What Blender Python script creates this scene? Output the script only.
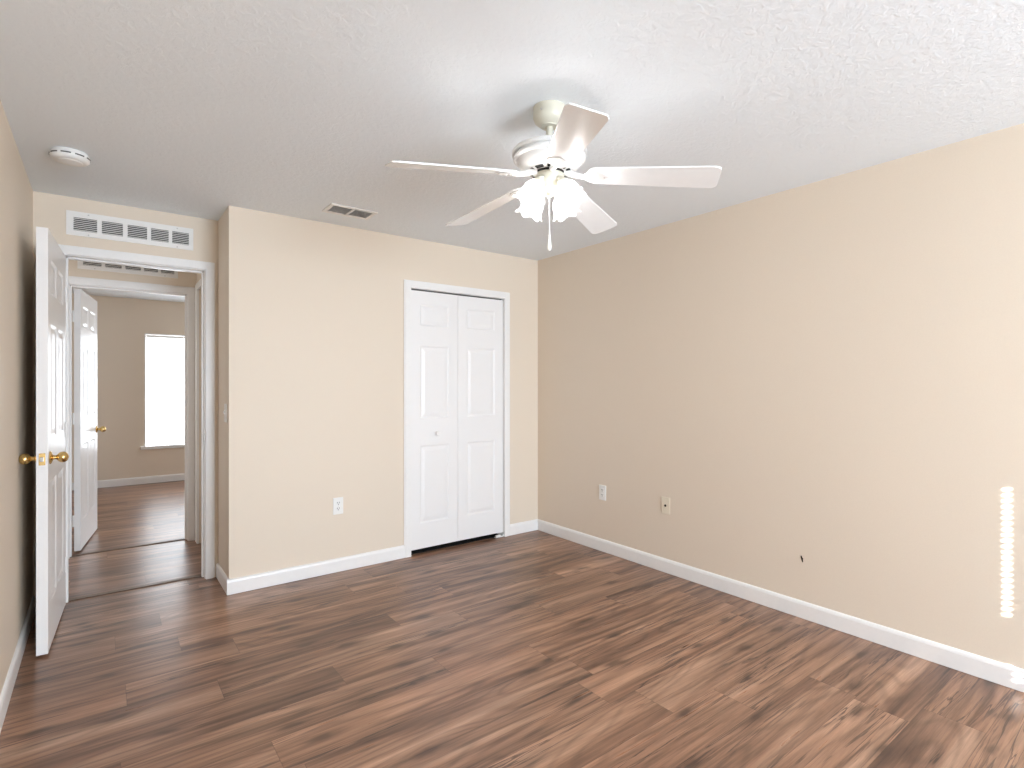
import bpy, bmesh, math, random
from mathutils import Vector, Matrix, Euler

random.seed(7)
scene = bpy.context.scene
for o in list(bpy.data.objects):
    bpy.data.objects.remove(o, do_unlink=True)
C = scene.collection
PI = math.pi

# ------------------------------------------------------------------ camera
YAW = math.radians(37.12)
cam_d = bpy.data.cameras.new('camera')
cam_d.sensor_fit = 'HORIZONTAL'
cam_d.sensor_width = 36.0
cam_d.lens = 542.1 / 1024 * 36.0
cam_d.clip_start = 0.02
cam = bpy.data.objects.new('camera', cam_d)
C.objects.link(cam)
cam.location = (0, 0, 1.3207)
cam.rotation_euler = (PI / 2, 0, -YAW)
scene.camera = cam

# ------------------------------------------------------------------ view, world
scene.view_settings.view_transform = 'Standard'
scene.view_settings.look = 'None'
scene.view_settings.gamma = 1.0
scene.view_settings.use_curve_mapping = False
scene.view_settings.exposure = 0.45
scene.cycles.use_denoising = True
scene.cycles.max_bounces = 10
scene.cycles.diffuse_bounces = 6
scene.cycles.caustics_reflective = False
scene.cycles.caustics_refractive = False
scene.cycles.sample_clamp_indirect = 4.0

world = bpy.data.worlds.new('sky')
scene.world = world
world.use_nodes = True
wnt = world.node_tree
wnt.nodes.clear()
wo = wnt.nodes.new('ShaderNodeOutputWorld')
wb = wnt.nodes.new('ShaderNodeBackground')
ws = wnt.nodes.new('ShaderNodeTexSky')
ws.sky_type = 'NISHITA'
ws.sun_disc = False
ws.sun_elevation = math.radians(32)
ws.sun_rotation = math.radians(215)
wb.inputs['Strength'].default_value = 0.15
wnt.links.new(ws.outputs[0], wb.inputs['Color'])
wnt.links.new(wb.outputs[0], wo.inputs['Surface'])

# ------------------------------------------------------------------ room measures
CH = 2.44                     # ceiling height
XR, XL = 3.155, -0.318        # right and left wall faces
YB = 3.781                    # closet wall face
XA, YA = 0.636, 4.181         # alcove side wall face, doorway wall face
YR = -3.30                    # rear wall face (window behind the camera)
YH0, YH1 = 4.300, 5.285       # hall
YF0, YF = 5.395, 8.65         # far bedroom
XFL, XFR = -1.0, 2.5

# ------------------------------------------------------------------ lights
def area(name, loc, rot, sx, sy, power, col):
    l = bpy.data.lights.new(name, 'AREA')
    l.shape = 'RECTANGLE'
    l.size, l.size_y = sx, sy
    l.energy = power
    l.color = col
    o = bpy.data.objects.new(name, l)
    C.objects.link(o)
    o.location, o.rotation_euler = loc, rot
    return o

# daylight through the window behind the camera, through the far bedroom's windows
REAR_WIN = (0.75, 2.75, 0.35, 2.00)      # x0, x1, z0, z1
area('daylight_rear_window', (1.75, YR + 0.01, 1.175), (PI / 2, 0, 0), 1.94, 1.60, 208, (0.70, 0.845, 1.0))
area('daylight_far_side_window', (XFR - 0.01, 6.5, 1.25), (PI / 2, 0, PI / 2), 1.3, 1.4, 17, (0.84, 0.92, 1.0))
area('hall_fill_light', (-1.19, 4.80, 1.3), (PI / 2, 0, -PI / 2), 0.8, 1.5, 5, (0.95, 0.97, 1.0))  # added fill that brightens the hall; no window is known there
# the low sun that finds the cord holes of the closed blind
HOLE_X = 1.80
SUN_TGT = Vector((XR, 0.583, 0.59))
SUN_SRC = Vector((HOLE_X, YR - 0.05, 1.59))
sun_d = bpy.data.lights.new('sun', 'SUN')
sun_d.energy = 60
sun_d.angle = math.radians(0.12)
sun_d.color = (1.0, 0.97, 0.92)
sun = bpy.data.objects.new('sun', sun_d)
C.objects.link(sun)
sun.location = (0, -4, 4)
sun.rotation_euler = (SUN_TGT - SUN_SRC).to_track_quat('-Z', 'Y').to_euler()
BULB_GLOW = 170.0

# ------------------------------------------------------------------ materials
def new_mat(name):
    m = bpy.data.materials.new(name)
    m.use_nodes = True
    nt = m.node_tree
    return m, nt, nt.nodes['Principled BSDF']

def N(nt, t, **kw):
    n = nt.nodes.new(t)
    for k, v in kw.items():
        setattr(n, k, v)
    return n

def math_node(nt, op, a, b=None, c=None):
    n = N(nt, 'ShaderNodeMath', operation=op)
    for i, v in enumerate((a, b, c)):
        if v is None:
            continue
        if isinstance(v, (int, float)):
            n.inputs[i].default_value = v
        else:
            nt.links.new(v, n.inputs[i])
    return n.outputs[0]

def mix_col(nt, fac, a, b, mode='MIX'):
    n = N(nt, 'ShaderNodeMix', data_type='RGBA', blend_type=mode)
    for sock, v in ((n.inputs[0], fac), (n.inputs[6], a), (n.inputs[7], b)):
        if isinstance(v, (int, float)):
            sock.default_value = v
        elif isinstance(v, tuple):
            sock.default_value = (*v, 1)
        else:
            nt.links.new(v, sock)
    return n.outputs[2]

def ramp(nt, fac, stops):
    n = N(nt, 'ShaderNodeValToRGB')
    cr = n.color_ramp
    while len(cr.elements) < len(stops):
        cr.elements.new(0.5)
    for e, (p, c) in zip(cr.elements, stops):
        e.position = p
        e.color = (*c, 1) if isinstance(c, tuple) else (c, c, c, 1)
    nt.links.new(fac, n.inputs[0])
    return n.outputs[0]

def paint(name, col, rough=0.5, bump=0.0, scale=120.0, var=0.02, spec=0.4):
    m, nt, b = new_mat(name)
    tc = N(nt, 'ShaderNodeTexCoord')
    nz = N(nt, 'ShaderNodeTexNoise')
    nz.inputs['Scale'].default_value = scale
    nz.inputs['Detail'].default_value = 3
    nt.links.new(tc.outputs['Object'], nz.inputs['Vector'])
    lo = tuple(max(0, c * (1 - var)) for c in col)
    hi = tuple(min(1, c * (1 + var)) for c in col)
    nt.links.new(ramp(nt, nz.outputs[0], [(0.3, lo), (0.7, hi)]), b.inputs['Base Color'])
    b.inputs['Roughness'].default_value = rough
    b.inputs['Specular IOR Level'].default_value = spec
    if bump:
        bp = N(nt, 'ShaderNodeBump')
        bp.inputs['Strength'].default_value = bump
        bp.inputs['Distance'].default_value = 0.002
        nt.links.new(nz.outputs[0], bp.inputs['Height'])
        nt.links.new(bp.outputs[0], b.inputs['Normal'])
    return m

M_wall = paint('beige_wall_paint', (0.765, 0.660, 0.540), 0.55, 0.10, 160, 0.012, 0.35)
M_trim = paint('white_trim_paint', (0.86, 0.84, 0.82), 0.32, 0.0, 40, 0.01, 0.5)
M_door = paint('white_door_paint', (0.86, 0.84, 0.825), 0.30, 0.03, 220, 0.01, 0.5)
M_fan = paint('white_fan_enamel', (0.74, 0.735, 0.72), 0.28, 0.0, 40, 0.01, 0.5)
M_fan_old = paint('ivory_fan_enamel', (0.62, 0.59, 0.49), 0.35, 0.0, 40, 0.02, 0.5)
M_blade = paint('white_blade_laminate', (0.92, 0.93, 0.93), 0.22, 0.0, 30, 0.01, 0.5)
M_plastic = paint('white_plastic', (0.84, 0.83, 0.80), 0.35, 0.0, 60, 0.01, 0.5)
M_ivory = paint('ivory_plastic', (0.78, 0.70, 0.56), 0.35, 0.0, 60, 0.01, 0.5)
M_vent = paint('white_vent_enamel', (0.84, 0.82, 0.79), 0.38, 0.0, 60, 0.01, 0.5)
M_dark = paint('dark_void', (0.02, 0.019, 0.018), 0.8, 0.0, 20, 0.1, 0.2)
M_duct = paint('grey_duct_sheet', (0.12, 0.115, 0.11), 0.6, 0.0, 20, 0.1, 0.3)
M_grey = paint('grey_louvre_enamel', (0.80, 0.78, 0.75), 0.5, 0.0, 20, 0.05, 0.3)
M_back = paint('grey_damper_plate', (0.36, 0.35, 0.34), 0.5, 0.0, 20, 0.05, 0.3)
M_plaster_dark = paint('broken_plaster', (0.035, 0.025, 0.018), 0.9, 0.0, 300, 0.4, 0.1)
M_sill = paint('white_marble_sill', (0.80, 0.79, 0.78), 0.25, 0.0, 15, 0.03, 0.5)

def metal(name, col, rough):
    m, nt, b = new_mat(name)
    tc = N(nt, 'ShaderNodeTexCoord')
    nz = N(nt, 'ShaderNodeTexNoise')
    nz.inputs['Scale'].default_value = 90
    nt.links.new(tc.outputs['Object'], nz.inputs['Vector'])
    nt.links.new(ramp(nt, nz.outputs[0], [(0.3, tuple(c * 0.9 for c in col)), (0.7, col)]), b.inputs['Base Color'])
    b.inputs['Metallic'].default_value = 1
    b.inputs['Roughness'].default_value = rough
    return m
M_brass = metal('polished_brass', (0.83, 0.58, 0.24), 0.20)
M_steel = metal('brushed_steel', (0.62, 0.60, 0.58), 0.30)

# ceiling: knockdown plaster
def ceiling_material():
    m, nt, b = new_mat('textured_ceiling_plaster')
    tc = N(nt, 'ShaderNodeTexCoord')
    n1 = N(nt, 'ShaderNodeTexNoise')
    n1.inputs['Scale'].default_value = 34
    n1.inputs['Detail'].default_value = 4
    n1.inputs['Roughness'].default_value = 0.62
    n1.inputs['Distortion'].default_value = 0.7
    nt.links.new(tc.outputs['Object'], n1.inputs['Vector'])
    h = ramp(nt, n1.outputs[0], [(0.42, 0.0), (0.60, 1.0)])
    bp = N(nt, 'ShaderNodeBump')
    bp.inputs['Strength'].default_value = 0.26
    bp.inputs['Distance'].default_value = 0.004
    nt.links.new(h, bp.inputs['Height'])
    nt.links.new(bp.outputs[0], b.inputs['Normal'])
    b.inputs['Base Color'].default_value = (0.84, 0.878, 0.905, 1)
    b.inputs['Roughness'].default_value = 0.8
    b.inputs['Specular IOR Level'].default_value = 0.2
    return m
M_ceil = ceiling_material()

# floor: brown wood-look planks running along X
def floor_material():
    m, nt, b = new_mat('brown_wood_planks')
    L = nt.links
    PW, PL = 0.198, 1.22
    tc = N(nt, 'ShaderNodeTexCoord')
    sp = N(nt, 'ShaderNodeSeparateXYZ')
    L.new(tc.outputs['Object'], sp.inputs[0])
    x, y = sp.outputs[0], sp.outputs[1]
    v = math_node(nt, 'DIVIDE', math_node(nt, 'SUBTRACT', y, 1.74 - 40 * PW), PW)
    row = math_node(nt, 'FLOOR', v)
    fv = math_node(nt, 'FRACT', v)
    wn = N(nt, 'ShaderNodeTexWhiteNoise', noise_dimensions='1D')
    L.new(row, wn.inputs['W'])
    u = math_node(nt, 'DIVIDE', math_node(nt, 'ADD', math_node(nt, 'MULTIPLY', wn.outputs['Value'], PL), math_node(nt, 'ADD', x, 20)), PL)
    col = math_node(nt, 'FLOOR', u)
    fu = math_node(nt, 'FRACT', u)
    cid = N(nt, 'ShaderNodeCombineXYZ')
    L.new(row, cid.inputs[0]); L.new(col, cid.inputs[1])
    wp = N(nt, 'ShaderNodeTexWhiteNoise', noise_dimensions='3D')
    L.new(cid.outputs[0], wp.inputs['Vector'])
    pv = wp.outputs['Value']
    off = math_node(nt, 'MULTIPLY', pv, 37.0)

    def grain(sx, sy, detail, rough, dist, scale=1.0):
        c = N(nt, 'ShaderNodeCombineXYZ')
        L.new(math_node(nt, 'MULTIPLY', x, sx), c.inputs[0])
        L.new(math_node(nt, 'MULTIPLY', y, sy), c.inputs[1])
        L.new(off, c.inputs[2])
        n = N(nt, 'ShaderNodeTexNoise')
        n.inputs['Scale'].default_value = scale
        n.inputs['Detail'].default_value = detail
        n.inputs['Roughness'].default_value = rough
        n.inputs['Distortion'].default_value = dist
        L.new(c.outputs[0], n.inputs['Vector'])
        return n.outputs[0]
    broad = grain(0.62, 7.5, 3, 0.5, 1.1)
    contour = grain(0.55, 4.2, 1.5, 0.45, 0.9)
    mid = grain(1.25, 42.0, 5, 0.62, 0.5)
    fine = grain(10.0, 230.0, 3, 0.6, 0.2)
    crack = grain(0.75, 24.0, 4, 0.55, 1.4)
    patch = grain(0.8, 5.0, 2, 0.5, 0.6)
    base = ramp(nt, broad, [(0.28, (0.118, 0.062, 0.041)), (0.43, (0.236, 0.128, 0.081)), (0.56, (0.335, 0.188, 0.120)), (0.74, (0.47, 0.290, 0.196))])
    ring = math_node(nt, 'SINE', math_node(nt, 'MULTIPLY', contour, 70.0))
    c0 = mix_col(nt, 0.55, base, ramp(nt, math_node(nt, 'MULTIPLY_ADD', ring, 0.5, 0.5), [(0.0, 0.66), (0.35, 1.0), (1.0, 1.14)]), 'MULTIPLY')
    c1 = mix_col(nt, 0.85, c0, ramp(nt, mid, [(0.30, 0.52), (0.48, 0.97), (0.70, 1.28)]), 'MULTIPLY')
    c2 = mix_col(nt, 0.60, c1, ramp(nt, fine, [(0.30, 0.72), (0.55, 1.0), (0.75, 1.18)]), 'MULTIPLY')
    tone = ramp(nt, pv, [(0.0, (0.92, 0.91, 0.91)), (0.5, (1.0, 0.99, 0.98)), (1.0, (1.10, 1.06, 1.03))])
    c3 = mix_col(nt, 1.0, c2, tone, 'MULTIPLY')
    # dark mineral streaks and cracks, in patches
    d1 = ramp(nt, math_node(nt, 'ABSOLUTE', math_node(nt, 'SUBTRACT', crack, 0.47)), [(0.0, 1.0), (0.012, 0.85), (0.030, 0.0)])
    gate = ramp(nt, patch, [(0.44, 1.0), (0.54, 0.0)])
    f1 = math_node(nt, 'MULTIPLY', math_node(nt, 'MULTIPLY', d1, gate), 0.80)
    c4 = mix_col(nt, f1, c3, (0.045, 0.028, 0.024))
    # knots
    kc = N(nt, 'ShaderNodeCombineXYZ')
    L.new(math_node(nt, 'MULTIPLY', x, 1.5), kc.inputs[0])
    L.new(math_node(nt, 'MULTIPLY', y, 4.6), kc.inputs[1])
    L.new(off, kc.inputs[2])
    kw = N(nt, 'ShaderNodeTexNoise')
    kw.inputs['Scale'].default_value = 5.0
    L.new(kc.outputs[0], kw.inputs['Vector'])
    kv = N(nt, 'ShaderNodeTexVoronoi', voronoi_dimensions='2D')
    kv.inputs['Scale'].default_value = 1.0
    kadd = N(nt, 'ShaderNodeVectorMath', operation='MULTIPLY_ADD')
    L.new(kw.outputs['Color'], kadd.inputs[0])
    kadd.inputs[1].default_value = (0.18, 0.18, 0)
    L.new(kc.outputs[0], kadd.inputs[2])
    L.new(kadd.outputs[0], kv.inputs['Vector'])
    d2 = ramp(nt, kv.outputs['Distance'], [(0.035, 1.0), (0.10, 0.35), (0.17, 0.0)])
    c5 = mix_col(nt, math_node(nt, 'MULTIPLY', d2, 0.75), c4, (0.060, 0.032, 0.022))
    # seams between planks
    ev = math_node(nt, 'MULTIPLY', math_node(nt, 'MINIMUM', fv, math_node(nt, 'SUBTRACT', 1.0, fv)), PW)
    eu = math_node(nt, 'MULTIPLY', math_node(nt, 'MINIMUM', fu, math_node(nt, 'SUBTRACT', 1.0, fu)), PL)
    e = math_node(nt, 'MINIMUM', ev, eu)
    seam = ramp(nt, math_node(nt, 'DIVIDE', e, 0.003), [(0.0, 1.0), (0.6, 0.0)])
    c6 = mix_col(nt, math_node(nt, 'MULTIPLY', seam, 0.55), c5, (0.05, 0.03, 0.022))
    L.new(c6, b.inputs['Base Color'])
    rr = ramp(nt, mid, [(0.3, 0.36), (0.7, 0.27)])
    L.new(rr, b.inputs['Roughness'])
    b.inputs['Specular IOR Level'].default_value = 0.5
    h = math_node(nt, 'SUBTRACT', math_node(nt, 'MULTIPLY', mid, 0.5), math_node(nt, 'MULTIPLY', seam, 0.8))
    bp = N(nt, 'ShaderNodeBump')
    bp.inputs['Strength'].default_value = 0.16
    bp.inputs['Distance'].default_value = 0.0015
    L.new(h, bp.inputs['Height'])
    L.new(bp.outputs[0], b.inputs['Normal'])
    return m
M_floor = floor_material()
M_strip = paint('dark_brown_transition', (0.15, 0.095, 0.064), 0.45, 0.0, 60, 0.2, 0.4)

def glow(name, col, strength, base=(0.85, 0.85, 0.85), stripe=None):
    m, nt, b = new_mat(name)
    b.inputs['Base Color'].default_value = (*base, 1)
    b.inputs['Roughness'].default_value = 0.5
    b.inputs['Emission Color'].default_value = (*col, 1)
    b.inputs['Emission Strength'].default_value = strength
    return m
M_blind = glow('backlit_blind_vinyl', (0.86, 0.93, 1.0), 2.3, (0.8, 0.8, 0.8))
M_sky_pane = glow('bright_window_glass', (0.93, 0.97, 1.0), 2.0)
M_bulb = glow('lit_bulb', (1.0, 0.985, 0.97), BULB_GLOW)

def shade_material():
    m, nt, b = new_mat('frosted_lit_glass')
    tc = N(nt, 'ShaderNodeTexCoord')
    nz = N(nt, 'ShaderNodeTexNoise')
    nz.inputs['Scale'].default_value = 55
    nt.links.new(tc.outputs['Object'], nz.inputs['Vector'])
    nt.links.new(ramp(nt, nz.outputs[0], [(0.35, (0.86, 0.88, 0.90)), (0.65, (1.0, 1.0, 1.0))]), b.inputs['Emission Color'])
    b.inputs['Base Color'].default_value = (0.9, 0.9, 0.9, 1)
    b.inputs['Roughness'].default_value = 0.15
    b.inputs['Emission Strength'].default_value = 0.42
    tr = N(nt, 'ShaderNodeBsdfTransparent')
    mx = N(nt, 'ShaderNodeMixShader')
    mx.inputs[0].default_value = 0.55
    out = nt.nodes['Material Output']
    nt.links.new(b.outputs[0], mx.inputs[2])
    nt.links.new(tr.outputs[0], mx.inputs[1])
    nt.links.new(mx.outputs[0], out.inputs['Surface'])
    return m
M_shade = shade_material()

# ------------------------------------------------------------------ mesh helpers
def box(bm, x0, x1, y0, y1, z0, z1):
    vs = [bm.verts.new(p) for p in ((x0, y0, z0), (x1, y0, z0), (x1, y1, z0), (x0, y1, z0),
                                    (x0, y0, z1), (x1, y0, z1), (x1, y1, z1), (x0, y1, z1))]
    fs = [bm.faces.new([vs[i] for i in q]) for q in ((0, 3, 2, 1), (4, 5, 6, 7), (0, 1, 5, 4), (1, 2, 6, 5), (2, 3, 7, 6), (3, 0, 4, 7))]
    return vs, fs

def lathe(bm, prof, seg=40, mat=Matrix(), ruffle=None):
    rings = []
    for k, (r, z) in enumerate(prof):
        ring = []
        for i in range(seg):
            a = 2 * PI * i / seg
            rr, zz = r, z
            if ruffle:
                dr, dz = ruffle(k / (len(prof) - 1), a)
                rr += dr; zz += dz
            ring.append(bm.verts.new(mat @ Vector((rr * math.cos(a), rr * math.sin(a), zz))))
        rings.append(ring)
    for a, b in zip(rings, rings[1:]):
        for i in range(seg):
            j = (i + 1) % seg
            bm.faces.new((a[i], a[j], b[j], b[i]))
    return rings

def cap(bm, ring, flip=False):
    bm.faces.new(ring[::-1] if flip else ring)

def solid(bm, prof, seg=40, mat=Matrix()):
    r = lathe(bm, prof, seg, mat)
    cap(bm, r[0], True); cap(bm, r[-1])

def tube(bm, pts, rad, seg=10):
    pts = [Vector(p) for p in pts]
    rings = []
    for i, p in enumerate(pts):
        d = (pts[min(i + 1, len(pts) - 1)] - pts[max(i - 1, 0)]).normalized()
        q = d.to_track_quat('Z', 'Y')
        r = rad[i] if isinstance(rad, (list, tuple)) else rad
        rings.append([bm.verts.new(p + q @ Vector((r * math.cos(2 * PI * k / seg), r * math.sin(2 * PI * k / seg), 0))) for k in range(seg)])
    for a, b in zip(rings, rings[1:]):
        for k in range(seg):
            j = (k + 1) % seg
            bm.faces.new((a[k], a[j], b[j], b[k]))
    cap(bm, rings[0], True); cap(bm, rings[-1])

def prism(bm, outline, z0, z1, mat=Matrix()):
    lo = [bm.verts.new(mat @ Vector((x, y, z0))) for x, y in outline]
    hi = [bm.verts.new(mat @ Vector((x, y, z1))) for x, y in outline]
    n = len(outline)
    bm.faces.new(lo[::-1]); bm.faces.new(hi)
    for i in range(n):
        j = (i + 1) % n
        bm.faces.new((lo[i], lo[j], hi[j], hi[i]))

def obj(name, bm, mat, parent=None, smooth=False, bevel=0.0, seg=2, angle=35):
    bmesh.ops.recalc_face_normals(bm, faces=bm.faces[:])
    me = bpy.data.meshes.new(name)
    if smooth:
        for f in bm.faces:
            f.smooth = True
    bm.to_mesh(me); bm.free()
    me.materials.append(mat)
    o = bpy.data.objects.new(name, me)
    C.objects.link(o)
    if parent:
        o.parent = parent
    if smooth:
        try:
            me.set_sharp_from_angle(angle=math.radians(angle))
        except Exception:
            pass
    if bevel:
        md = o.modifiers.new('bevel', 'BEVEL')
        md.width = bevel; md.segments = seg; md.limit_method = 'ANGLE'
    return o

def tag(o, label=None, cat=None, group=None, kind=None):
    if label: o['label'] = label
    if cat: o['category'] = cat
    if group: o['group'] = group
    if kind: o['kind'] = kind
    return o

def thing(name, label, cat, loc=(0, 0, 0), rotz=0, group=None, kind=None):
    o = bpy.data.objects.new(name, None)
    C.objects.link(o)
    o.location = loc; o.rotation_euler = (0, 0, rotz)
    return tag(o, label, cat, group, kind)

def struct(name, boxes, mat, label=None, cat=None, bevel=0.0, parent=None):
    bm = bmesh.new()
    for b in boxes:
        box(bm, *b)
    o = obj(name, bm, mat, parent, bevel=bevel)
    if not parent:
        tag(o, label, cat, None, 'structure')
    return o

# ------------------------------------------------------------------ room shell
struct('floor', [(-1.4, 3.4, -3.6, 9.0, -0.12, 0.0)], M_floor, 'brown wood-look plank floor running through all the rooms', 'floor')
struct('ceiling', [(-1.4, 3.4, -3.6, 9.0, CH, CH + 0.12)], M_ceil, 'white textured plaster ceiling', 'ceiling')
W = 0.12
struct('wall_right', [(XR, XR + W, YR - W, YB + W, 0, CH)], M_wall, 'long bare beige wall on the right', 'wall')
struct('wall_left', [(XL - W, XL, YR - W, YH0, 0, CH)], M_wall, 'narrow beige wall at the left edge beside the open door', 'wall')
CX0, CX1, CZ = 1.884, 2.776, 2.060          # closet opening
struct('wall_back', [(XA, CX0, YB, YB + W, 0, CH), (CX1, XR, YB, YB + W, 0, CH), (CX0, CX1, YB, YB + W, CZ, CH)], M_wall,
       'beige wall around the white closet doors', 'wall')
struct('wall_alcove', [(XA, XA + W, YB + W, YA, 0, CH)], M_wall, 'short beige return wall right of the doorway', 'wall')
D1X0, D1X1, DZ = -0.184, 0.568, 2.101        # bedroom doorway
D2X0, D2X1, D2Z = -0.206, 0.586, 2.088       # doorway across the hall
struct('wall_doorway', [(XL, D1X0, YA, YH0, 0, CH), (D1X1, XA + W, YA, YH0, 0, CH), (D1X0, D1X1, YA, YH0, DZ, CH)], M_wall,
       'beige wall above and around the left doorway', 'wall')
struct('wall_hall', [(-1.2, D2X0, YH1, YF0, 0, CH), (D2X1, XFR, YH1, YF0, 0, CH), (D2X0, D2X1, YH1, YF0, D2Z, CH)], M_wall,
       'beige hall wall seen through the doorway', 'wall')
HX = 0.642
H4Y0, H4Y1 = 4.42, 5.135
struct('wall_hall_right', [(HX, HX + W, YH0, H4Y0, 0, CH), (HX, HX + W, H4Y1, YH1, 0, CH), (HX, HX + W, H4Y0, H4Y1, DZ, CH)], M_wall,
       'end wall of the hall behind the right jamb', 'wall')
struct('wall_hall_left', [(-1.32, -1.2, YH0 - W, YF0, 0, CH)], M_wall, 'hall end wall hidden behind the open door', 'wall')
struct('wall_hall_near', [(-1.2, XL - W, YA, YH0, 0, CH)], M_wall, 'hall wall hidden behind the left wall', 'wall')
FWX0, FWX1, FWZ0, FWZ1 = 0.451, 1.36, 0.478, 1.992
struct('wall_far', [(XFL, FWX0, YF, YF + 0.16, 0, CH), (FWX1, XFR, YF, YF + 0.16, 0, CH),
                    (FWX0, FWX1, YF, YF + 0.16, FWZ1, CH), (FWX0, FWX1, YF, YF + 0.16, 0, FWZ0)], M_wall, 'beige far bedroom wall around the bright window', 'wall')
struct('wall_far_left', [(XFL - W, XFL, YF0, YF + 0.16, 0, CH)], M_wall, 'left wall of the far bedroom behind its open door', 'wall')
struct('wall_far_right', [(XFR, XFR + W, YH1, YF + 0.16, 0, CH)], M_wall, 'right wall of the far bedroom', 'wall')
rx0, rx1, rz0, rz1 = REAR_WIN
struct('wall_rear', [(XL, rx0, YR - W, YR, 0, CH), (rx1, XR, YR - W, YR, 0, CH),
                     (rx0, rx1, YR - W, YR, rz1, CH), (rx0, rx1, YR - W, YR, 0, rz0)], M_wall, 'beige wall with the window behind the viewpoint', 'wall')
struct('wall_closet', [(1.25, 3.15, 4.50, 4.56, 0, CH), (1.25, 1.31, YB + W, 4.50, 0, CH), (3.09, 3.15, YB + W, 4.50, 0, CH)], M_wall,
       'inner walls of the closet', 'wall')

struct('closet_shade_slab', [(1.31, 3.09, YB + 0.03, 4.50, 0.0, 0.006)], M_dark, 'black slab painting the shade behind the white closet doors', 'floor')  # black slab puts the closet's inner shade into the gap under the doors

# gouge in the right wall
bm = bmesh.new()
hy, hz = 1.454, 0.332
pts = [(0.012, 0.022), (0.004, 0.026), (-0.006, 0.010), (-0.013, 0.006), (-0.009, -0.004), (-0.012, -0.020), (-0.006, -0.026), (0.002, -0.012), (0.006, 0.002)]
mt = Matrix(((0, 0, 1, XR), (1, 0, 0, hy), (0, 1, 0, hz), (0, 0, 0, 1)))
prism(bm, [(p[0] * 0.6, p[1] * 0.72) for p in pts], -0.0016, 0.006, mt)
g = obj('wall_gouge', bm, M_plaster_dark, bpy.data.objects['wall_right'])
g['label'] = 'small black gouge low in the right wall'

# ------------------------------------------------------------------ baseboards
def baseboard(name, runs, label):
    """runs: list of (p0, p1, inward normal)"""
    bm = bmesh.new()
    for (x0, y0), (x1, y1), (nx, ny) in runs:
        prof = [(0, 0.002), (0.013, 0.002), (0.013, 0.078), (0.010, 0.088), (0.006, 0.094), (0, 0.097)]
        ends = []
        for (x, y) in ((x0, y0), (x1, y1)):
            ends.append([bm.verts.new((x + nx * d, y + ny * d, z)) for d, z in prof])
        n = len(prof)
        for i in range(n):
            j = (i + 1) % n
            bm.faces.new((ends[0][i], ends[0][j], ends[1][j], ends[1][i]))
        bm.faces.new(ends[0][::-1]); bm.faces.new(ends[1])
    return tag(obj(name, bm, M_trim), label, 'baseboard', None, 'structure')
baseboard('baseboard_right', [((XR, YR), (XR, YB), (-1, 0))], 'white baseboard along the right wall')
baseboard('baseboard_back', [((XA - 0.013, YB), (CX0 - 0.054, YB), (0, -1)), ((CX1 + 0.054, YB), (XR, YB), (0, -1))], 'white baseboard on both sides of the closet')
baseboard('baseboard_alcove', [((XA, YB), (XA, YA), (-1, 0))], 'short white baseboard on the return wall by the doorway')
baseboard('baseboard_left', [((XL, YR), (XL, YA), (1, 0))], 'white baseboard along the left wall behind the open door')
baseboard('baseboard_far', [((XFL, YF), (XFR, YF), (0, -1))], 'white baseboard under the far window')
baseboard('baseboard_hall', [((-1.2, YH1), (D2X0 - 0.075, YH1), (0, -1))], 'white baseboard in the hall hidden by the open door')
baseboard('baseboard_rear', [((XL, YR), (XR, YR), (0, 1))], 'white baseboard behind the viewpoint')

# ------------------------------------------------------------------ casings, jambs, transitions
def casing(name, axis, a0, a1, top, face, sgn, w, depth, label, w_end=None, jamb=None):
    """flat casing round an opening; axis 'x' (wall normal along y) or 'y'; sgn: side of the wall that is out"""
    bm = bmesh.new()
    w1 = w if w_end is None else w_end
    rv = jamb[0] * 0.6 if jamb else 0.0
    def add(u0, u1, z0, z1, d0, d1):
        lo, hi = sorted((face + sgn * d0, face + sgn * d1))
        if axis == 'x': box(bm, u0, u1, lo, hi, z0, z1)
        else: box(bm, lo, hi, u0, u1, z0, z1)
    for d0, d1, ins in ((0, depth * 0.7, 0.0), (depth * 0.7 - 0.001, depth, 0.012)):
        add(a0 - w + ins, a0 + rv, 0.001, top + w - ins, d0, d1)
        add(a1 - rv, a1 + w1 - ins, 0.001, top + w - ins, d0, d1)
        add(a0 + rv, a1 - rv, top - rv, top + w - ins, d0, d1)
    if jamb:
        t, dep = jamb
        add(a0, a0 + t, 0.001, top, -0.001, -dep); add(a1 - t, a1, 0.001, top, -0.001, -dep); add(a0 + t, a1 - t, top - t, top, -0.001, -dep)
        # door stop
        add(a0 + t, a0 + t + 0.011, 0.001, top - t, -0.045, -0.08); add(a1 - t - 0.011, a1 - t, 0.001, top - t, -0.045, -0.08)
        add(a0 + t, a1 - t, top - t - 0.011, top - t, -0.045, -0.08)
    o = obj(name, bm, M_trim, bevel=0.002)
    return tag(o, label, 'door casing', None, 'structure')
casing('trim_1', 'x', D1X0, D1X1, DZ, YA, -1, 0.046, 0.017, 'white casing and jamb of the left doorway', 0.046, (0.012, YH0 - YA + 0.003))
casing('trim_2', 'x', D2X0, D2X1, D2Z, YH1, -1, 0.048, 0.017, 'white casing of the second doorway across the hall', 0.052, (0.012, YF0 - YH1 + 0.003))
casing('trim_3', 'x', CX0, CX1, CZ, YB, -1, 0.055, 0.015, 'white casing around the closet doors', None, (0.004, 0.115))
casing('trim_4', 'y', H4Y0, H4Y1, DZ, HX, -1, 0.06, 0.017, 'white casing at the end of the hall', 0.118)
bm = bmesh.new()
prism(bm, [(D1X0 + 0.013, 4.245), (D1X1 - 0.013, 4.245), (D1X1 - 0.013, 4.290), (D1X0 + 0.013, 4.290)], 0, 0.006)
tag(obj('trim_5', bm, M_strip, bevel=0.002), 'dark brown floor strip under the left doorway', 'floor strip', None, 'structure')
bm = bmesh.new()
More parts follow.
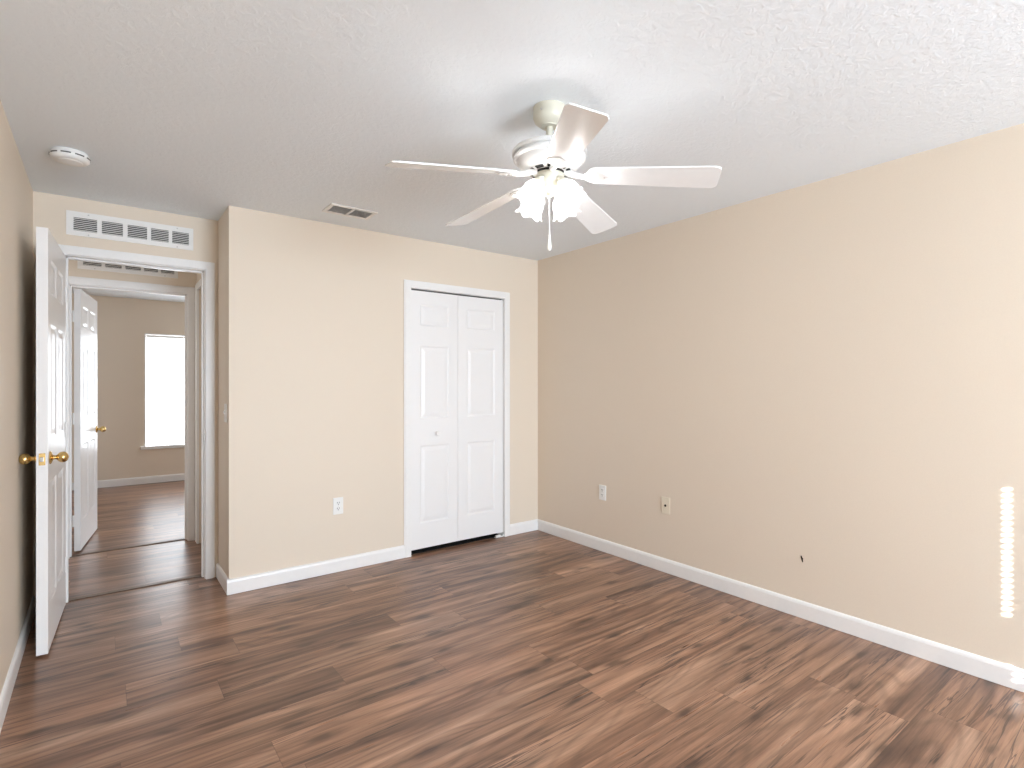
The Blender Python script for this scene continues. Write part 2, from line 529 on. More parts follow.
prism(bm, [(D2X0 + 0.013, 5.340), (D2X1 - 0.013, 5.340), (D2X1 - 0.013, 5.380), (D2X0 + 0.013, 5.380)], 0, 0.006)
tag(obj('trim_6', bm, M_strip, bevel=0.002), 'dark floor strip under the second doorway', 'floor strip', None, 'structure')
# strike plate on the right jamb
struct('strike_plate', [(D1X1 - 0.0135, D1X1 - 0.0115, 4.19, 4.218, 0.925, 0.985)], M_steel, parent=bpy.data.objects['trim_1'])

# ------------------------------------------------------------------ panelled door leaves
PZ = [(0.235, 0.842), (1.050, 1.620), (1.772, 1.942)]
def leaf_mesh(w, z0, z1, t, cols):
    """leaf in x 0..w, thickness y -t..0; panels sunk and raised on both faces"""
    bm = bmesh.new()
    panels = [(x0, x1, a, b) for x0, x1 in cols for a, b in PZ]
    xs = sorted({0, w} | {v for p in panels for v in p[:2]})
    zs = sorted({z0, z1} | {v for p in panels for v in p[2:]})
    for yf, sg in ((0.0, -1), (-t, 1)):
        def V(x, z, d): return bm.verts.new((x, yf + sg * d, z))
        for i in range(len(xs) - 1):
            for k in range(len(zs) - 1):
                r = (xs[i], xs[i + 1], zs[k], zs[k + 1])
                if any(abs(r[0] - p[0]) < 1e-6 and abs(r[2] - p[2]) < 1e-6 for p in panels):
                    rings = []
                    for ins, d in ((0, 0), (0.012, 0.006), (0.018, 0.006), (0.042, 0.0015)):
                        rings.append([V(r[0] + ins, r[2] + ins, d), V(r[1] - ins, r[2] + ins, d), V(r[1] - ins, r[3] - ins, d), V(r[0] + ins, r[3] - ins, d)])
                    for a, b in zip(rings, rings[1:]):
                        for q in range(4):
                            bm.faces.new((a[q], a[(q + 1) % 4], b[(q + 1) % 4], b[q]))
                    bm.faces.new(rings[-1])
                else:
                    bm.faces.new((V(r[0], r[2], 0), V(r[1], r[2], 0), V(r[1], r[3], 0), V(r[0], r[3], 0)))
    bmesh.ops.remove_doubles(bm, verts=bm.verts[:], dist=1e-5)
    # close the edges between the two faces
    bnd = [e for e in bm.edges if e.is_boundary]
    bmesh.ops.bridge_loops(bm, edges=bnd)
    return bm

def knob_mesh(bm, base, direction, oval=True):
    """rosette + neck + egg knob along direction from base"""
    q = Vector(direction).to_track_quat('Z', 'Y').to_matrix().to_4x4()
    m = Matrix.Translation(base) @ q
    prof = [(0.031, 0.0), (0.032, 0.003), (0.028, 0.007), (0.018, 0.010), (0.011, 0.014), (0.010, 0.024), (0.013, 0.028),
            (0.021, 0.034), (0.0255, 0.042), (0.027, 0.050), (0.0255, 0.058), (0.020, 0.066), (0.011, 0.071), (0.003, 0.073)]
    solid(bm, prof, 32, m)

def room_door(name, label, hinge, ang, w, leaf_label, knob_z, t=0.035, top=2.066):
    root = thing(name, label, 'door', hinge, ang, kind='structure')
    s = 0.098; mid = 0.095
    cw = (w - 2 * s - mid) / 2
    cols = [(s, s + cw), (s + cw + mid, w - s)]
    lf = obj('leaf', leaf_mesh(w, 0.014, top, t, cols), M_door, root)
    for sd, y in ((1, 0.0), (-1, -t)):
        bm = bmesh.new()
        knob_mesh(bm, Vector((w - 0.062, y, knob_z)), (0, sd, 0))
        obj('knob', bm, M_brass, root, smooth=True)['label'] = 'brass egg-shaped knob'
    bm = bmesh.new()
    box(bm, w - 0.001, w + 0.0015, -t / 2 - 0.0125, -t / 2 + 0.0125, knob_z - 0.029, knob_z + 0.029)
    lp = obj('latch_plate', bm, M_brass, root, bevel=0.001)
    bm = bmesh.new()
    box(bm, w, w + 0.009, -t / 2 - 0.008, -t / 2 + 0.007, knob_z - 0.011, knob_z + 0.011)
    obj('latch_bolt', bm, M_steel, lp, bevel=0.002)
    return root, lf

# bedroom door, swung wide open towards the left wall (leaf runs from the hinge towards the viewpoint)
d1ang = math.atan2(3.430 - 4.150, -0.208 + 0.172)
d1, d1leaf = room_door('door_1', 'white six-panel bedroom door with brass knobs standing open at the left', (-0.172, 4.158, 0), d1ang, 0.708, 'leaf', 0.957, 0.044, 2.077)
for z in (0.25, 1.05, 1.85):
    bm = bmesh.new()
    tube(bm, [(-0.004, 0.004, z - 0.045), (-0.004, 0.004, z + 0.045)], 0.006, 12)
    obj('hinge', bm, M_trim, d1, smooth=True)
# far bedroom door, opened into that room
d2ang = math.atan2(6.237 - 5.455, -0.066 + 0.172)
d2, d2leaf = room_door('door_2', 'white six-panel door standing open in the far bedroom', (-0.172, 5.44, 0), d2ang, 0.752, 'leaf', 0.915, 0.040)
for z in (0.25, 1.05, 1.85):
    bm = bmesh.new()
    box(bm, -0.003, 0.001, -0.034, -0.006, z - 0.045, z + 0.045)
    tube(bm, [(-0.005, 0.005, z - 0.045), (-0.005, 0.005, z + 0.045)], 0.006, 12)
    obj('hinge', bm, M_trim, d2, smooth=True)['label'] = 'white painted hinge'
# closed door at the end of the hall
d4, _ = room_door('door_4', 'closed white door at the end of the hall', (HX + 0.065, H4Y1 - 0.006, 0), -PI / 2, H4Y1 - H4Y0 - 0.012, 'leaf', 0.915)

# bifold closet doors
d3 = thing('door_3', 'white bifold closet doors with small knob', 'closet door', (CX0, YB + 0.008, 0), 0, kind='structure')
LZ0, LZ1 = 0.040, 2.044
wl, wr = 2.316 - (CX0 + 0.004), 2.768 - 2.319
def bifold(w):
    return leaf_mesh(w, LZ0, LZ1, 0.032, [(0.083, w - 0.083)])
a = obj('leaf', bifold(wl), M_door, d3); a.location = (0.004, 0.032, 0); a.rotation_euler.z = math.radians(0.6)
b_ = obj('leaf', bifold(wr), M_door, d3); b_.location = (2.319 - CX0, 0.0365, 0); b_.rotation_euler.z = math.radians(-0.6)
bm = bmesh.new()
solid(bm, [(0.010, 0.0), (0.009, 0.008), (0.013, 0.013), (0.0185, 0.018), (0.0195, 0.024), (0.015, 0.030), (0.004, 0.030)], 28,
      Matrix.Translation((2.120 - CX0, 0.004, 0.930)) @ Matrix.Rotation(PI / 2, 4, 'X'))
obj('knob', bm, M_door, d3, smooth=True)['label'] = 'small white round knob'
bm = bmesh.new()
box(bm, 0.012, CX1 - CX0 - 0.012, 0.012, 0.045, 2.050, 2.059)
obj('track', bm, M_duct, d3)['label'] = 'dark metal track above the leaves'
bm = bmesh.new()
box(bm, CX1 - CX0 - 0.085, CX1 - CX0 - 0.004, -0.004, 0.036, 0.0, 0.004)
box(bm, CX1 - CX0 - 0.010, CX1 - CX0 - 0.004, -0.004, 0.036, 0.0, 0.026)
box(bm, CX1 - CX0 - 0.080, CX1 - CX0 - 0.030, -0.004, 0.012, 0.0, 0.022)
obj('pivot_bracket', bm, M_plastic, d3, bevel=0.001)['label'] = 'white pivot bracket on the floor'
for z in (0.35, 1.04, 1.75):
    bm = bmesh.new()
    tube(bm, [(2.3175 - CX0, -0.0005, z - 0.03), (2.3175 - CX0, -0.0005, z + 0.03)], 0.0028, 8)
    obj('hinge', bm, M_door, d3)

# ------------------------------------------------------------------ windows and blinds
# far bedroom
win = thing('window_1', 'bright window in the far bedroom behind closed white blinds', 'window', (FWX0, YF, 0), 0, kind='structure')
ww = FWX1 - FWX0
bm = bmesh.new()
for bx in ((0, 0.014, 0.0, 0.15), (ww - 0.014, ww, 0.0, 0.15)):
    box(bm, bx[0], bx[1], bx[2], bx[3], FWZ0, FWZ1)
box(bm, 0.014, ww - 0.014, 0.0, 0.15, FWZ1 - 0.012, FWZ1)
for bx in ((0.014, 0.05), (ww - 0.05, ww - 0.014)):
    box(bm, bx[0], bx[1], 0.11, 0.14, FWZ0, FWZ1 - 0.012)
box(bm, 0.05, ww - 0.05, 0.11, 0.14, 1.22, 1.26); box(bm, 0.05, ww - 0.05, 0.11, 0.14, FWZ1 - 0.05, FWZ1 - 0.012); box(bm, 0.05, ww - 0.05, 0.11, 0.14, FWZ0, FWZ0 + 0.045)
obj('frame', bm, M_trim, win)
bm = bmesh.new(); box(bm, 0.05, ww - 0.05, 0.122, 0.128, FWZ0 + 0.045, FWZ1 - 0.05)
obj('pane', bm, M_sky_pane, win)
bm = bmesh.new()
box(bm, -0.045, ww + 0.045, -0.04, 0.0, 0.455, FWZ0 + 0.018); box(bm, 0.014, ww - 0.014, 0.0, 0.11, FWZ0, FWZ0 + 0.018)
obj('sill', bm, M_sill, win, bevel=0.004)['label'] = 'white window sill'

def blind(name, label, x0, x1, y, z0, z1, mat, nsl, sgn):
    """mini blind hung in a window; sgn: +1 room lies at -y, -1 room at +y"""
    r = thing(name, label, 'window blind', (x0, y, 0))
    w = x1 - x0
    bm = bmesh.new(); box(bm, 0, w, -0.016, 0.016, z1 - 0.030, z1)
    obj('headrail', bm, M_plastic, r, bevel=0.002)
    bm = bmesh.new()
    top, bot = z1 - 0.034, z0 + 0.022
    p = (top - bot) / nsl
    for i in range(nsl):
        zc = bot + p * (i + 0.5)
        h = p * 0.60
        pr = [(-0.0050, -h), (-0.0012, -h * 0.3), (0.0012, h * 0.3), (0.0050, h)]
        vs = [[bm.verts.new((xx, sgn * d, zc + z)) for d, z in pr] for xx in (0.004, w - 0.004)]
        for k in range(3):
            bm.faces.new((vs[0][k], vs[1][k], vs[1][k + 1], vs[0][k + 1]))
    sl = obj('slats', bm, mat, r, smooth=True)
    md = sl.modifiers.new('thickness', 'SOLIDIFY'); md.thickness = 0.0006
    bm = bmesh.new(); box(bm, 0.003, w - 0.003, -0.012, 0.012, z0, z0 + 0.018)
    obj('bottom_rail', bm, M_plastic, r, bevel=0.003)
    bm = bmesh.new(); tube(bm, [(0.085, -sgn * 0.020, z1 - 0.03), (0.085, -sgn * 0.022, z1 - 0.62)], 0.004, 8)
    obj('tilt_wand', bm, M_plastic, r, smooth=True)
    return r
blind('window_blind', 'closed white mini blind hanging in the far bedroom window', FWX0 + 0.022, FWX1 - 0.022, YF + 0.055, FWZ0 + 0.024, FWZ1 - 0.018, M_blind, 66, 1)

# window behind the viewpoint: closed blind whose cord holes let slivers of sun through
rw = thing('window_2', 'window behind the viewpoint', 'window', (0, YR, 0), 0, kind='structure')
bm = bmesh.new()
for b4 in ((rx0, rx0 + 0.04, rz0, rz1), (rx1 - 0.04, rx1, rz0, rz1), (rx0 + 0.04, rx1 - 0.04, rz1 - 0.04, rz1), (rx0 + 0.04, rx1 - 0.04, rz0, rz0 + 0.04)):
    box(bm, b4[0], b4[1], -0.11, -0.07, b4[2], b4[3])
obj('frame', bm, M_trim, rw)
bm = bmesh.new()
yb = -0.05
px0, px1 = HOLE_X - 0.03, HOLE_X + 0.03
def quad(x0, x1, z0, z1):
    bm.faces.new([bm.verts.new(p) for p in ((x0, yb, z0), (x1, yb, z0), (x1, yb, z1), (x0, yb, z1))])
quad(rx0, px0, rz0, rz1); quad(px1, rx1, rz0, rz1)
ph = 0.0249
zt0 = SUN_SRC.z - 0.29 + 0.0
holes = [zt0 + ph * (i + 0.5) for i in range(23)] + [SUN_SRC.z - 0.59 + 0.088, SUN_SRC.z - 0.59 + 0.060, SUN_SRC.z - 0.59 + 0.034]
holes.sort()
edges = [rz0]
for hz_ in holes:
    if hz_ - ph / 2 > edges[-1] + 1e-4:
        quad(px0, px1, edges[-1], hz_ - ph / 2)
    c0, c1 = hz_ - ph / 2, hz_ + ph / 2
    # plate round a hole
    n = 16
    inner = [bm.verts.new((HOLE_X + 0.0042 * math.cos(2 * PI * k / n + PI / n), yb, hz_ + 0.0088 * math.sin(2 * PI * k / n + PI / n))) for k in range(n)]
    co = [bm.verts.new(p) for p in ((px1, yb, c0), (px1, yb, c1), (px0, yb, c1), (px0, yb, c0))]
    # corner index for each quadrant: right-top, left-top, left-bottom, right-bottom
    quadc = [co[1], co[2], co[3], co[0]]
    for k in range(n):
        j = (k + 1) % n
        qa, qb = quadc[(k * 4) // n], quadc[(j * 4) // n]
        if qa is qb: bm.faces.new((inner[k], inner[j], qa))
        else: bm.faces.new((inner[k], inner[j], qb, qa))
    edges.append(c1)
quad(px0, px1, edges[-1], rz1)
bl = obj('blind', bm, M_plastic, rw)
md = bl.modifiers.new('thickness', 'SOLIDIFY'); md.thickness = 0.0008

# made-up frame and blind round the hall fill light; far bedroom's side window
def side_window(name, label, x, sgn, y0, y1, z0, z1):
    """closed white blind and frame on a wall facing along x; sgn: direction into the room"""
    r = thing(name, label, 'window', (x, 0, 0), 0, kind='structure')
    bm = bmesh.new()
    lo, hi = sorted((0.0, sgn * 0.03))
    for b4 in ((y0 - 0.06, y0, z0 - 0.06, z1 + 0.06), (y1, y1 + 0.06, z0 - 0.06, z1 + 0.06), (y0, y1, z1, z1 + 0.06), (y0, y1, z0 - 0.06, z0)):
        box(bm, lo, hi, *b4)
    obj('frame', bm, M_trim, r)
    lo, hi = sorted((0.0, sgn * 0.004))
    bm = bmesh.new(); box(bm, lo, hi, y0, y1, z0, z1)
    obj('blind', bm, M_plastic, r)
side_window('hall_fill_frame', 'unseen frame and blind added round the hall fill light', -1.2, 1, 4.40, 5.20, 0.55, 2.05)
side_window('window_4', 'side window of the far bedroom, out of sight', XFR, -1, 5.85, 7.15, 0.55, 1.95)

# ------------------------------------------------------------------ grilles, register, smoke alarm, plates
def return_grille(name, label, x0, x1, yface, z0, z1, group=None):
    r = thing(name, label, 'air vent', ((x0 + x1) / 2, yface, (z0 + z1) / 2), 0, group)
    w, h = (x1 - x0), (z1 - z0)
    fr = [0.052, 0.223, 0.258, 0.418, 0.455, 0.610, 0.642, 0.788, 0.818, 0.962]
    xs = [-w / 2 + w * f for f in fr]
    zb, zt = -h / 2 + h * 0.21, h / 2 - h * 0.24
    bm = bmesh.new()
    T = 0.008
    box(bm, -w / 2, w / 2, -T, 0, zt, h / 2); box(bm, -w / 2, w / 2, -T, 0, -h / 2, zb)
    cut = [-w / 2] + xs + [w / 2]
    for i in range(0, len(cut), 2):
        box(bm, cut[i], cut[i + 1], -T, 0, zb, zt)
    fo = obj('frame', bm, M_vent, r)
    bm = bmesh.new(); box(bm, xs[0] - 0.003, xs[-1] + 0.003, -0.0012, -0.0002, zb - 0.003, zt + 0.003)
    obj('duct_back', bm, M_dark, r)['label'] = 'dark duct behind the louvres'
    for i in range(0, 10, 2):
        bm = bmesh.new()
        ns = 7
        for k in range(ns):
            zc = zb + (zt - zb) * (k + 0.5) / ns
            hh = (zt - zb) / ns * 0.24
            vs = [(-0.0075, zc - hh - 0.0012), (-0.0066, zc - hh - 0.0012), (-0.0014, zc + hh), (-0.0023, zc + hh)]
            e = [[bm.verts.new((xx, d, z)) for d, z in vs] for xx in (xs[i], xs[i + 1])]
            for q in range(4):
                bm.faces.new((e[0][q], e[0][(q + 1) % 4], e[1][(q + 1) % 4], e[1][q]))
            bm.faces.new(e[0][::-1]); bm.faces.new(e[1])
        obj('louvre_bank', bm, M_vent, r)
    for sx in (-0.34, 0.36):
        for sz in (-0.43, 0.41):
            bm = bmesh.new()
            solid(bm, [(0.0042, 0.0), (0.004, 0.0012), (0.002, 0.0018)], 12, Matrix.Translation((sx * w, -T, sz * h)) @ Matrix.Rotation(PI / 2, 4, 'X'))
            obj('screw', bm, M_steel, r)
    return r
return_grille('return_air_grille', 'long white air grille on the wall above the left doorway', -0.169, 0.488, YA, 2.213, 2.357)
return_grille('return_air_grille', 'white air grille above the second doorway, half hidden by the door head', -0.147, 0.506, YH1, 2.200, 2.344)

vr = thing('ceiling_register', 'white louvred air register set in the ceiling near the closet wall', 'air vent', (1.283, 3.435, CH))
bm = bmesh.new()
ow, oh, fw = 0.152, 0.094, 0.024
for bx in ((-ow, ow, -oh, -oh + fw), (-ow, ow, oh - fw, oh), (-ow, -ow + fw, -oh + fw, oh - fw), (ow - fw, ow, -oh + fw, oh - fw)):
    box(bm, bx[0], bx[1], bx[2], bx[3], -0.008, 0)
box(bm, -0.007, 0.007, -oh + fw, oh - fw, -0.010, -0.001)
obj('frame', bm, M_vent, vr, bevel=0.002)
bm = bmesh.new(); box(bm, -ow + fw - 0.002, ow - fw + 0.002, -oh + fw - 0.002, oh - fw + 0.002, -0.0012, -0.0002)
obj('duct_back', bm, M_back, vr)['label'] = 'dark duct behind the louvres'
for sx0, sx1 in ((-ow + fw, -0.007), (0.007, ow - fw)):
    bm = bmesh.new()
    for k in range(7):
        yc = -oh + fw + (2 * (oh - fw)) * (k + 0.5) / 7
        e = [[bm.verts.new((xx, yc + d, z)) for d, z in ((-0.0075, -0.0075), (-0.0065, -0.0080), (0.0050, -0.0020), (0.0040, -0.0014))] for xx in (sx0, sx1)]
        for q in range(4):
            bm.faces.new((e[0][q], e[0][(q + 1) % 4], e[1][(q + 1) % 4], e[1][q]))
        bm.faces.new(e[0][::-1]); bm.faces.new(e[1])
    obj('louvre_bank', bm, M_grey, vr)['label'] = 'grey louvres'

sm = thing('smoke_detector', 'round white smoke detector on the ceiling above the open door', 'smoke detector', (-0.122, 3.385, CH))
bm = bmesh.new(); solid(bm, [(0.069, 0.0), (0.071, -0.003), (0.071, -0.010), (0.066, -0.013)], 48)
obj('base_ring', bm, M_plastic, sm, smooth=True)
bm = bmesh.new()
solid(bm, [(0.074, -0.011), (0.077, -0.014), (0.078, -0.024), (0.075, -0.034), (0.067, -0.041), (0.058, -0.044), (0.050, -0.044), (0.048, -0.047), (0.030, -0.050), (0.010, -0.051)], 56)
sb = obj('cover', bm, M_plastic, sm, smooth=True)
for k in range(9):
    a0 = 2 * PI * k / 9 + 0.1
    bm = bmesh.new()
    n = 6
    lo, hi = [], []
    for i in range(n + 1):
        a = a0 + i / n * 0.50
        lo.append(bm.verts.new((0.0790 * math.cos(a), 0.0790 * math.sin(a), -0.0255)))
        hi.append(bm.verts.new((0.0790 * math.cos(a), 0.0790 * math.sin(a), -0.0195)))
    lo2 = [bm.verts.new(Vector((v.co.x * 0.95, v.co.y * 0.95, v.co.z))) for v in lo]
    hi2 = [bm.verts.new(Vector((v.co.x * 0.95, v.co.y * 0.95, v.co.z))) for v in hi]
    for i in range(n):
        bm.faces.new((lo[i], lo[i + 1], hi[i + 1], hi[i])); bm.faces.new((lo2[i], hi2[i], hi2[i + 1], lo2[i + 1]))
        bm.faces.new((lo[i], lo2[i], lo2[i + 1], lo[i + 1])); bm.faces.new((hi[i], hi[i + 1], hi2[i + 1], hi2[i]))
    for i in (0, n):
        bm.faces.new((lo[i], hi[i], hi2[i], lo2[i]))
    obj('vent_slot', bm, M_duct, sm)

def plate_root(name, label, cat, loc, rotz, group=None):
    return thing(name, label, cat, loc, rotz, group)
def cover_plate(r, mat):
    # local frame: x across, z up, room at -y
    bm = bmesh.new(); box(bm, -0.036, 0.036, -0.006, 0, -0.059, 0.059)
    return obj('cover_plate', bm, mat, r, bevel=0.0035, seg=3)
def outlet(label, loc, rotz):
    r = plate_root('wall_outlet', label, 'power outlet', loc, rotz)
    cover_plate(r, M_plastic)
    for z in (0.0195, -0.0195):
        bm = bmesh.new()
        out = []
        for k in range(28):
            a = 2 * PI * k / 28
            out.append((0.0172 * math.cos(a), max(-0.0125, min(0.0125, 0.0172 * math.sin(a)))))
        m = Matrix(((1, 0, 0, 0), (0, 0, -1, -0.005), (0, 1, 0, z), (0, 0, 0, 1)))
        prism(bm, out, 0, 0.0028, m)
        rc = obj('receptacle', bm, M_plastic, r)
        for sx in (-0.0065, 0.0065):
            bm = bmesh.new(); box(bm, sx - 0.0016, sx + 0.0016, -0.0083, -0.0075, z + 0.000, z + 0.009)
            obj('slot', bm, M_dark, rc)
        bm = bmesh.new(); solid(bm, [(0.0032, 0), (0.0032, 0.0008)], 14, Matrix.Translation((0, -0.0075, z - 0.007)) @ Matrix.Rotation(PI / 2, 4, 'X'))
        obj('ground_hole', bm, M_dark, rc)
    bm = bmesh.new(); solid(bm, [(0.003, 0), (0.0028, 0.001)], 12, Matrix.Translation((0, -0.006, 0)) @ Matrix.Rotation(PI / 2, 4, 'X'))
    obj('screw', bm, M_steel, r)
    return r
outlet('white power outlet on the closet wall, left of the closet', (1.326, YB, 0.4635), 0)
outlet('white power outlet low on the right wall, nearer the far corner', (XR, 2.980, 0.464), -PI / 2)
jk = plate_root('cable_plate', 'ivory cable jack plate low on the right wall', 'wall plate', (XR, 2.380, 0.469), -PI / 2)
cover_plate(jk, M_ivory)
bm = bmesh.new(); solid(bm, [(0.0085, 0), (0.0085, 0.003), (0.006, 0.004), (0.006, 0.006)], 20, Matrix.Translation((0, -0.006, 0)) @ Matrix.Rotation(PI / 2, 4, 'X'))
obj('jack', bm, M_plaster_dark, jk)['label'] = 'dark round jack'
for z in (0.042, -0.042):
    bm = bmesh.new(); solid(bm, [(0.003, 0), (0.0028, 0.001)], 12, Matrix.Translation((0, -0.006, z)) @ Matrix.Rotation(PI / 2, 4, 'X'))
    obj('screw', bm, M_ivory, jk)
sw = plate_root('light_switch', 'white light switch on the short return wall by the doorway', 'light switch', (XA, 3.875, 1.135), -PI / 2)
cover_plate(sw, M_plastic)
bm = bmesh.new(); box(bm, -0.005, 0.005, -0.016, -0.005, -0.004, 0.012)
obj('toggle', bm, M_plastic, sw, bevel=0.0015)
for z in (0.03, -0.03):
    bm = bmesh.new(); solid(bm, [(0.003, 0), (0.0028, 0.001)], 12, Matrix.Translation((0, -0.006, z)) @ Matrix.Rotation(PI / 2, 4, 'X'))
    obj('screw', bm, M_steel, sw)

# ------------------------------------------------------------------ ceiling fan
HUB = (1.449, 1.663)
fan = thing('ceiling_fan', 'white five-blade ceiling fan with lit glass shades and pull chain', 'ceiling fan', (HUB[0], HUB[1], CH))
def Z(z): return z - CH
bm = bmesh.new()
solid(bm, [(0.066, 0.0), (0.066, -0.006), (0.0645, -0.012), (0.066, -0.020), (0.066, -0.040), (0.060, -0.056), (0.046, -0.068), (0.036, -0.073), (0.034, -0.077), (0.020, -0.077)], 48)
cn = obj('canopy', bm, M_fan_old, fan, smooth=True)
for k in range(2):
    bm = bmesh.new(); solid(bm, [(0.005, 0), (0.004, 0.003)], 12, Matrix.Rotation(math.radians(200 + 180 * k), 4, 'Z') @ Matrix.Translation((0.0655, 0, -0.030)) @ Matrix.Rotation(PI / 2, 4, 'Y'))
    obj('screw', bm, M_steel, cn)
bm = bmesh.new(); solid(bm, [(0.0135, -0.070), (0.0135, -0.165)], 24)
obj('downrod', bm, M_fan_old, fan, smooth=True)
bm = bmesh.new()
solid(bm, [(0.022, -0.155), (0.030, -0.160), (0.128, -0.170), (0.147, -0.176), (0.152, -0.182), (0.152, -0.192), (0.149, -0.195),
           (0.140, -0.196), (0.140, -0.201), (0.146, -0.202), (0.147, -0.210), (0.142, -0.214), (0.130, -0.215), (0.128, -0.222), (0.125, -0.232), (0.113, -0.246), (0.097, -0.253), (0.090, -0.254), (0.087, -0.258), (0.070, -0.262), (0.050, -0.262)], 64)
mo = obj('motor_housing', bm, M_fan, fan, smooth=True, angle=28)
for k in range(10):                        # cooling slots round the underside
    a0 = 2 * PI * (k + 0.2) / 10
    bm = bmesh.new()
    vs = []
    for r_, z_ in ((0.0862, -0.2596), (0.072, -0.2640)):
        for zz in (-0.001, 0.004):
            vs.append([bm.verts.new((r_ * math.cos(a0 + i / 6 * 0.42), r_ * math.sin(a0 + i / 6 * 0.42), z_ + zz)) for i in range(7)])
    for i in range(6):
        bm.faces.new((vs[0][i], vs[0][i + 1], vs[2][i + 1], vs[2][i])); bm.faces.new((vs[1][i], vs[3][i], vs[3][i + 1], vs[1][i + 1]))
        bm.faces.new((vs[0][i], vs[1][i], vs[1][i + 1], vs[0][i + 1])); bm.faces.new((vs[2][i], vs[2][i + 1], vs[3][i + 1], vs[3][i]))
    for i in (0, 6):
        bm.faces.new((vs[0][i], vs[2][i], vs[3][i], vs[1][i]))
    obj('cooling_slot', bm, M_dark, mo)
bm = bmesh.new(); solid(bm, [(0.0605, -0.260), (0.0605, -0.2712)], 40)
obj('recess_ring', bm, M_dark, mo)['label'] = 'dark gap under the motor'
bm = bmesh.new()
solid(bm, [(0.040, -0.264), (0.059, -0.271), (0.059, -0.276), (0.056, -0.277), (0.054, -0.284), (0.054, -0.306), (0.050, -0.314), (0.040, -0.322), (0.036, -0.326), (0.034, -0.340), (0.028, -0.350), (0.012, -0.356), (0.008, -0.362), (0.003, -0.366)], 48)
kit = obj('light_kit_body', bm, M_fan_old, fan, smooth=True)
kit['label'] = 'ivory light kit body'
for k in range(6):
    a = 2 * PI * k / 6 + 0.4
    bm = bmesh.new(); solid(bm, [(0.0028, 0), (0.002, 0.0015)], 10, Matrix.Rotation(a, 4, 'Z') @ Matrix.Translation((0.0538, 0, -0.295)) @ Matrix.Rotation(PI / 2, 4, 'Y'))
    obj('screw', bm, M_steel, kit)

# blades
def blade_outline():
    r0, r1, w0, w1 = 0.150, 0.655, 0.052, 0.069
    pts = []
    for k in range(9):                     # rounded root
        a = PI / 2 + PI * k / 8
        pts.append((r0 + 0.036 + 0.036 * math.cos(a), w0 * math.sin(a)))
    c = 0.022
    for (cx_, cy_, a0) in ((r1 - c - 0.006, -w1 + c, -PI / 2), (r1 - c - 0.006, w1 - c, 0)):
        for k in range(6):
            a = a0 + (PI / 2) * k / 5
            pts.append((cx_ + c * math.cos(a) + (0.006 if abs(math.sin(a)) < 0.8 else 0.0), cy_ + c * math.sin(a)))
    return pts
PHASE = math.radians(-49.09)
PITCH = math.radians(-13.5)
DROOP = math.radians(5.3)
for k in range(5):
    ang = PHASE + k * 2 * PI / 5
    mm = Matrix.Rotation(ang, 4, 'Z') @ Matrix.Translation((0, 0, Z(2.168))) @ Matrix.Rotation(DROOP, 4, 'Y')
    mp = mm @ Matrix.Rotation(PITCH, 4, 'X')
    bm = bmesh.new()
    prism(bm, blade_outline(), -0.003, 0.003, mp)
    bl = obj('blade', bm, M_blade, fan, bevel=0.0015)
    # iron: arm from the motor, widening to a leaf-shaped plate screwed under the blade
    bm = bmesh.new()
    plate = []
    for i in range(25):
        t = i / 24
        x = 0.140 + 0.100 * t
        wv = 0.012 + 0.030 * math.sin(PI * min(1, t * 1.12)) ** 0.8 if t < 0.88 else 0.030 * (1 - t) / 0.12 * 0.55
        plate.append((x, max(0.002, wv)))
    outl = [(x, -w_) for x, w_ in plate] + [(x, w_) for x, w_ in plate[::-1]]
    prism(bm, outl, -0.0078, -0.0032, mp)
    ir = obj('blade_iron', bm, M_fan, fan, bevel=0.0015)
    bm = bmesh.new()
    arm = [mm @ Vector(p) for p in ((0.060, 0, 0.012), (0.090, 0, 0.006), (0.120, 0, -0.001), (0.150, 0, -0.006), (0.170, 0, -0.006))]
    tube(bm, arm, [0.012, 0.013, 0.011, 0.010, 0.006], 12)
    obj('arm', bm, M_fan, ir, smooth=True)
    for (sx, sy) in ((0.185, 0.020), (0.185, -0.020), (0.222, 0.0)):
        bm = bmesh.new(); solid(bm, [(0.004, -0.0075), (0.0035, -0.0095)], 12, mp @ Matrix.Translation((sx, sy, 0)))
        obj('screw', bm, M_steel if sx > 0.2 else M_fan, ir)

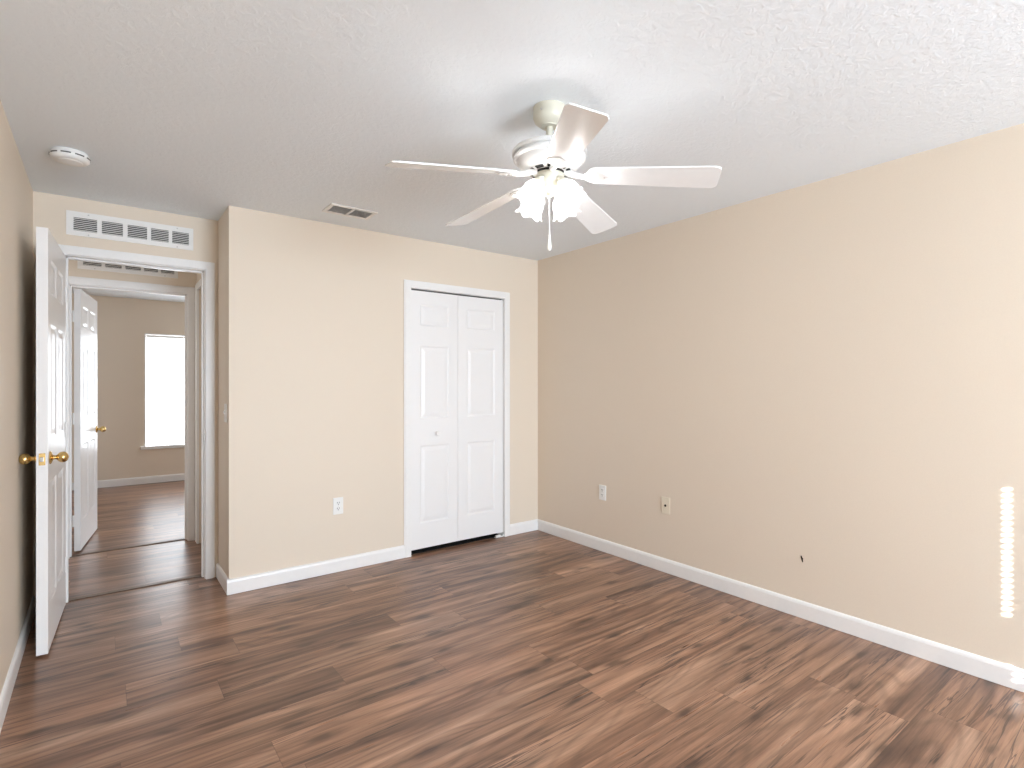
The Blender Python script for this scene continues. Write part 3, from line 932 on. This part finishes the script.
# shades
def ruffle(t, a):
    e = max(0.0, (t - 0.45) / 0.55)
    return (0.0055 * e * math.cos(6 * a) + 0.0012 * math.cos(12 * a) * e, 0.0055 * e * math.cos(6 * a + 0.6))
camdir = -YAW
for k in range(4):
    ang = camdir + math.radians((-128, -52, 52, 128)[k])
    R = Matrix.Rotation(ang, 4, 'Z')
    bm = bmesh.new()
    tube(bm, [R @ Vector(p) for p in ((0.040, 0, -0.300), (0.060, 0, -0.300), (0.072, 0, -0.306), (0.080, 0, -0.318))], [0.010, 0.0095, 0.0095, 0.011], 14)
    arm = obj('light_arm', bm, M_fan_old, fan, smooth=True)
    tilt = math.radians(146)               # axis leaning outwards and down
    S = R @ Matrix.Translation((0.074, 0, -0.320)) @ Matrix.Rotation(tilt, 4, 'Y') @ Matrix.Scale(0.92, 4)
    bm = bmesh.new()
    solid(bm, [(0.012, -0.006), (0.022, -0.002), (0.024, 0.004), (0.024, 0.018), (0.022, 0.020)], 32, S)
    obj('socket_cup', bm, M_fan_old, arm, smooth=True)
    bm = bmesh.new()
    lathe(bm, [(0.021, 0.010), (0.023, 0.018), (0.034, 0.030), (0.044, 0.045), (0.048, 0.060), (0.047, 0.074), (0.046, 0.086), (0.050, 0.098), (0.059, 0.110)], 72, S, ruffle)
    sh = obj('lamp_shade', bm, M_shade, fan, smooth=True, angle=80)
    sh['label'] = 'lit tulip glass shade with ruffled rim'
    md = sh.modifiers.new('thickness', 'SOLIDIFY'); md.thickness = 0.0025
    bm = bmesh.new()
    solid(bm, [(0.010, 0.016), (0.012, 0.026), (0.020, 0.042), (0.024, 0.056), (0.021, 0.070), (0.012, 0.079), (0.003, 0.081)], 28, S)
    obj('bulb', bm, M_bulb, sh, smooth=True)

# pull chain
bm = bmesh.new(); tube(bm, [(0, 0, -0.362), (0, 0, -0.512)], 0.0017, 8)
ch = obj('pull_chain', bm, M_plastic, fan)
bm = bmesh.new(); solid(bm, [(0.0022, -0.508), (0.004, -0.520), (0.0075, -0.552), (0.0085, -0.566), (0.007, -0.576), (0.003, -0.580)], 20)
obj('chain_pull', bm, M_plastic, ch, smooth=True)
bpy.context.view_layer.update()
